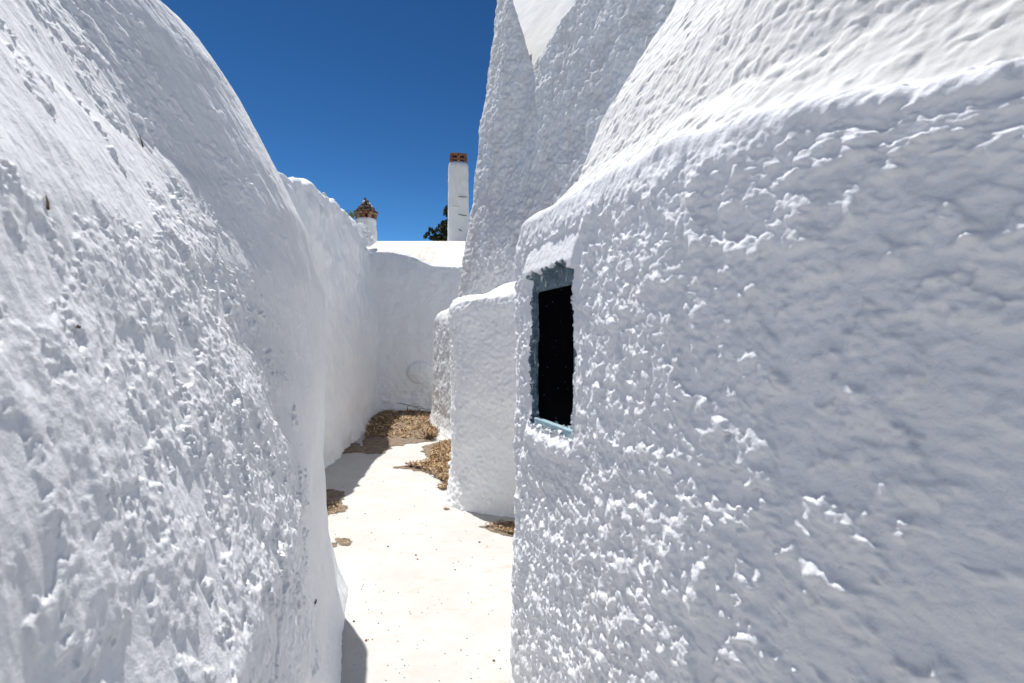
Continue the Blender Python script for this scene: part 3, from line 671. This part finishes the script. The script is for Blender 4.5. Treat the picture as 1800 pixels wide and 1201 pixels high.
patch([(596, 797), (612, 783), (626, 776), (636, 784), (646, 752), (655, 735), (680, 712), (700, 704), (775, 706), (775, 750), (764, 774), (748, 777), (715, 781), (690, 784), (672, 797), (650, 799), (630, 797)], .045, 5200, 'dry straw coloured leaves heaped in the shaded corner at the end of the lane', .018,
      [(640, 770), (650, 740), (690, 712), (775, 712), (775, 750), (766, 772), (735, 774), (700, 774), (668, 772)], 1, .06, (.05, .10))
patch([(692, 822), (730, 817), (753, 808), (744, 797), (742, 785), (765, 779), (812, 772), (815, 845), (798, 852), (780, 850), (765, 838), (740, 829), (712, 825)], .06, 4300, 'dry brown leaves drifted behind the first buttress', .012,
      [(712, 822), (755, 812), (756, 795), (770, 781), (812, 774), (815, 846), (792, 855), (770, 842), (745, 829)], 2, .05, (.035, .075))
patch([(766, 856), (782, 849), (796, 848), (792, 858), (778, 862)], .02, 160, 'small loose scatter of dry leaves at the foot of the first buttress', .01, None, 3, .03, (.03, .05))
patch([(560, 862), (584, 860), (593, 862), (607, 871), (602, 880), (607, 892), (600, 904), (585, 907), (560, 910)], .012, 260, 'grey soil with rusty leaf scraps by the edge of the near left wall', .010,
      [(560, 890), (590, 888), (602, 896), (590, 906), (560, 908)], 4, .05, (.02, .04))
patch([(846, 925), (862, 920), (890, 917), (960, 914), (960, 952), (905, 944), (880, 939), (860, 933)], .03, 1100, 'golden dry leaves lying between the first buttress and the near house', .010,
      [(850, 926), (864, 922), (890, 919), (960, 916), (960, 948), (905, 942), (880, 936)], 5, .035, (.022, .045))
patch([(592, 946), (612, 945), (618, 952), (612, 958), (596, 956)], .006, 14, 'few leaf scraps on a small soil stain near the left wall', .008, None, 6, .035, (.015, .03))
patch([(560, 958), (585, 955), (600, 960), (590, 963), (560, 966)], .006, 10, 'few leaf scraps on a thin soil stain tight against the near left wall', .008, None, 7, .03, (.015, .03))
patch([(778, 895), (790, 894), (792, 898), (781, 899)], .004, 14, 'single little tuft of dry leaves on the bright path', .006, None, 8, .01, (.02, .035))
# stray leaves and specks of grit on the path
rs2 = np.random.RandomState(3); V_, F_ = [], []
for i in range(210):
    px = rs2.uniform(585, 910); py = 770+430*rs2.rand()**1.1
    if 905 < py < 985 and rs2.rand() < .3: px = rs2.uniform(640, 900)
    x, y = gnd(px, py); r = rs2.uniform(.0018, .0055)*(y/3)**.5; zc = float(gz(np.array([x]), np.array([y]))[0])
    if x < np.interp(y, [2.4, 7, 8, 12], [-2.2, -2.35, -2.5, -2.9]): continue
    i0 = len(V_); a = rs2.rand()*6
    for k_ in range(4): V_.append((x+r*math.cos(a+k_*1.57)*rs2.uniform(.6, 1.6), y+r*math.sin(a+k_*1.57), zc))
    V_.append((x, y, zc+r*1.1)); F_ += [(i0, i0+1, i0+4), (i0+1, i0+2, i0+4), (i0+2, i0+3, i0+4), (i0+3, i0, i0+4)]
o = mesh_np('grit', np.array(V_), np.array(F_), [M['pebble'], M['pebble2']], None, False, [int(random.random() < .35) for _ in F_]); tag(o, 'scattered dark specks of grit on the sunlit white path', 'grit', kind='stuff')
for j, (px, py, r, mt, lab) in enumerate(((868, 1162, .0075, 'pebble', 'small dark round pebble on the white path near the bottom'), (644, 1128, .008, 'pebble2', 'brown angular pebble beside the wall shadow on the path'), (843, 955, .010, 'pebble2', 'brown pebble just in front of the golden leaves'),
        (682, 960, .008, 'pebble', 'dark grey pebble in the middle of the path, leftmost of a loose row'), (731, 976, .008, 'pebble', 'dark pebble on a grey stain in the middle of the path'), (734, 984, .007, 'pebble2', 'small tan pebble just below the dark one on the stain'), (622, 1093, .007, 'pebble', 'dark pebble at the edge of the left wall shadow'),
        (800, 1003, .006, 'pebble', 'grey pebble on the orange tinted patch of the path'))):
    x, y = gnd(px, py); z_ = float(gz(np.array([x]), np.array([y]))[0])
    tag(rock('pebble', (x, y, z_+r*.5), r, M[mt], None, 500+j, (1, .9, .7), 10, 7, .15), lab, 'pebble', 'loose pebbles on the path')
x, y = gnd(796, 829); tag(rock('stone', (x, y, .075), .075, M['far'], None, 520, (1, .9, .8), 12, 8, .2), 'white painted stone half buried in the leaves against the first buttress', 'stone')
# dead twig leaning on the back wall, dark root tuft at the corner of the second buttress
tw = empty('dead_twig', at(718, 715, 11.3)); tag(tw, 'thin dead twig lying along the foot of the back wall', 'twig')
Yt = 11.35
poly_obj('stem', tube([at(695, 708, Yt), at(705, 709, Yt), at(718, 712, Yt), at(735, 717, Yt), at(757, 720, Yt)], [.004, .007, .008, .006, .003]), M['twig'], tw)
poly_obj('stem', tube([at(718, 712, Yt), at(716, 717, Yt-.05), at(717, 724, Yt-.1)], [.007, .009, .008]), M['twig'], tw)
poly_obj('stem', tube([at(728, 715, Yt), at(738, 714, Yt), at(746, 718, Yt)], [.007, .006, .003]), M['twig'], tw)
cx_, cy_ = gnd(757, 771); V_, F_ = [], []
for i in range(170):
    t = rs.random()*6.283; d_ = Vector((math.cos(t), math.sin(t), rs.uniform(.2, 1.5))).normalized(); b = Vector((cx_+rs.gauss(0, .05), cy_-.05+rs.gauss(0, .05), .03)); e_ = b+d_*rs.uniform(.07, .17); s_ = Vector((-math.sin(t), math.cos(t), 0))*.004
    i0 = len(V_); V_ += [tuple(b-s_), tuple(b+s_), tuple(e_)]; F_.append((i0, i0+1, i0+2))
tag(poly_obj('dry_tuft', (V_, F_), M['twig'], None, False), 'dark dried up tuft at the corner of the far buttress', 'dry plant')
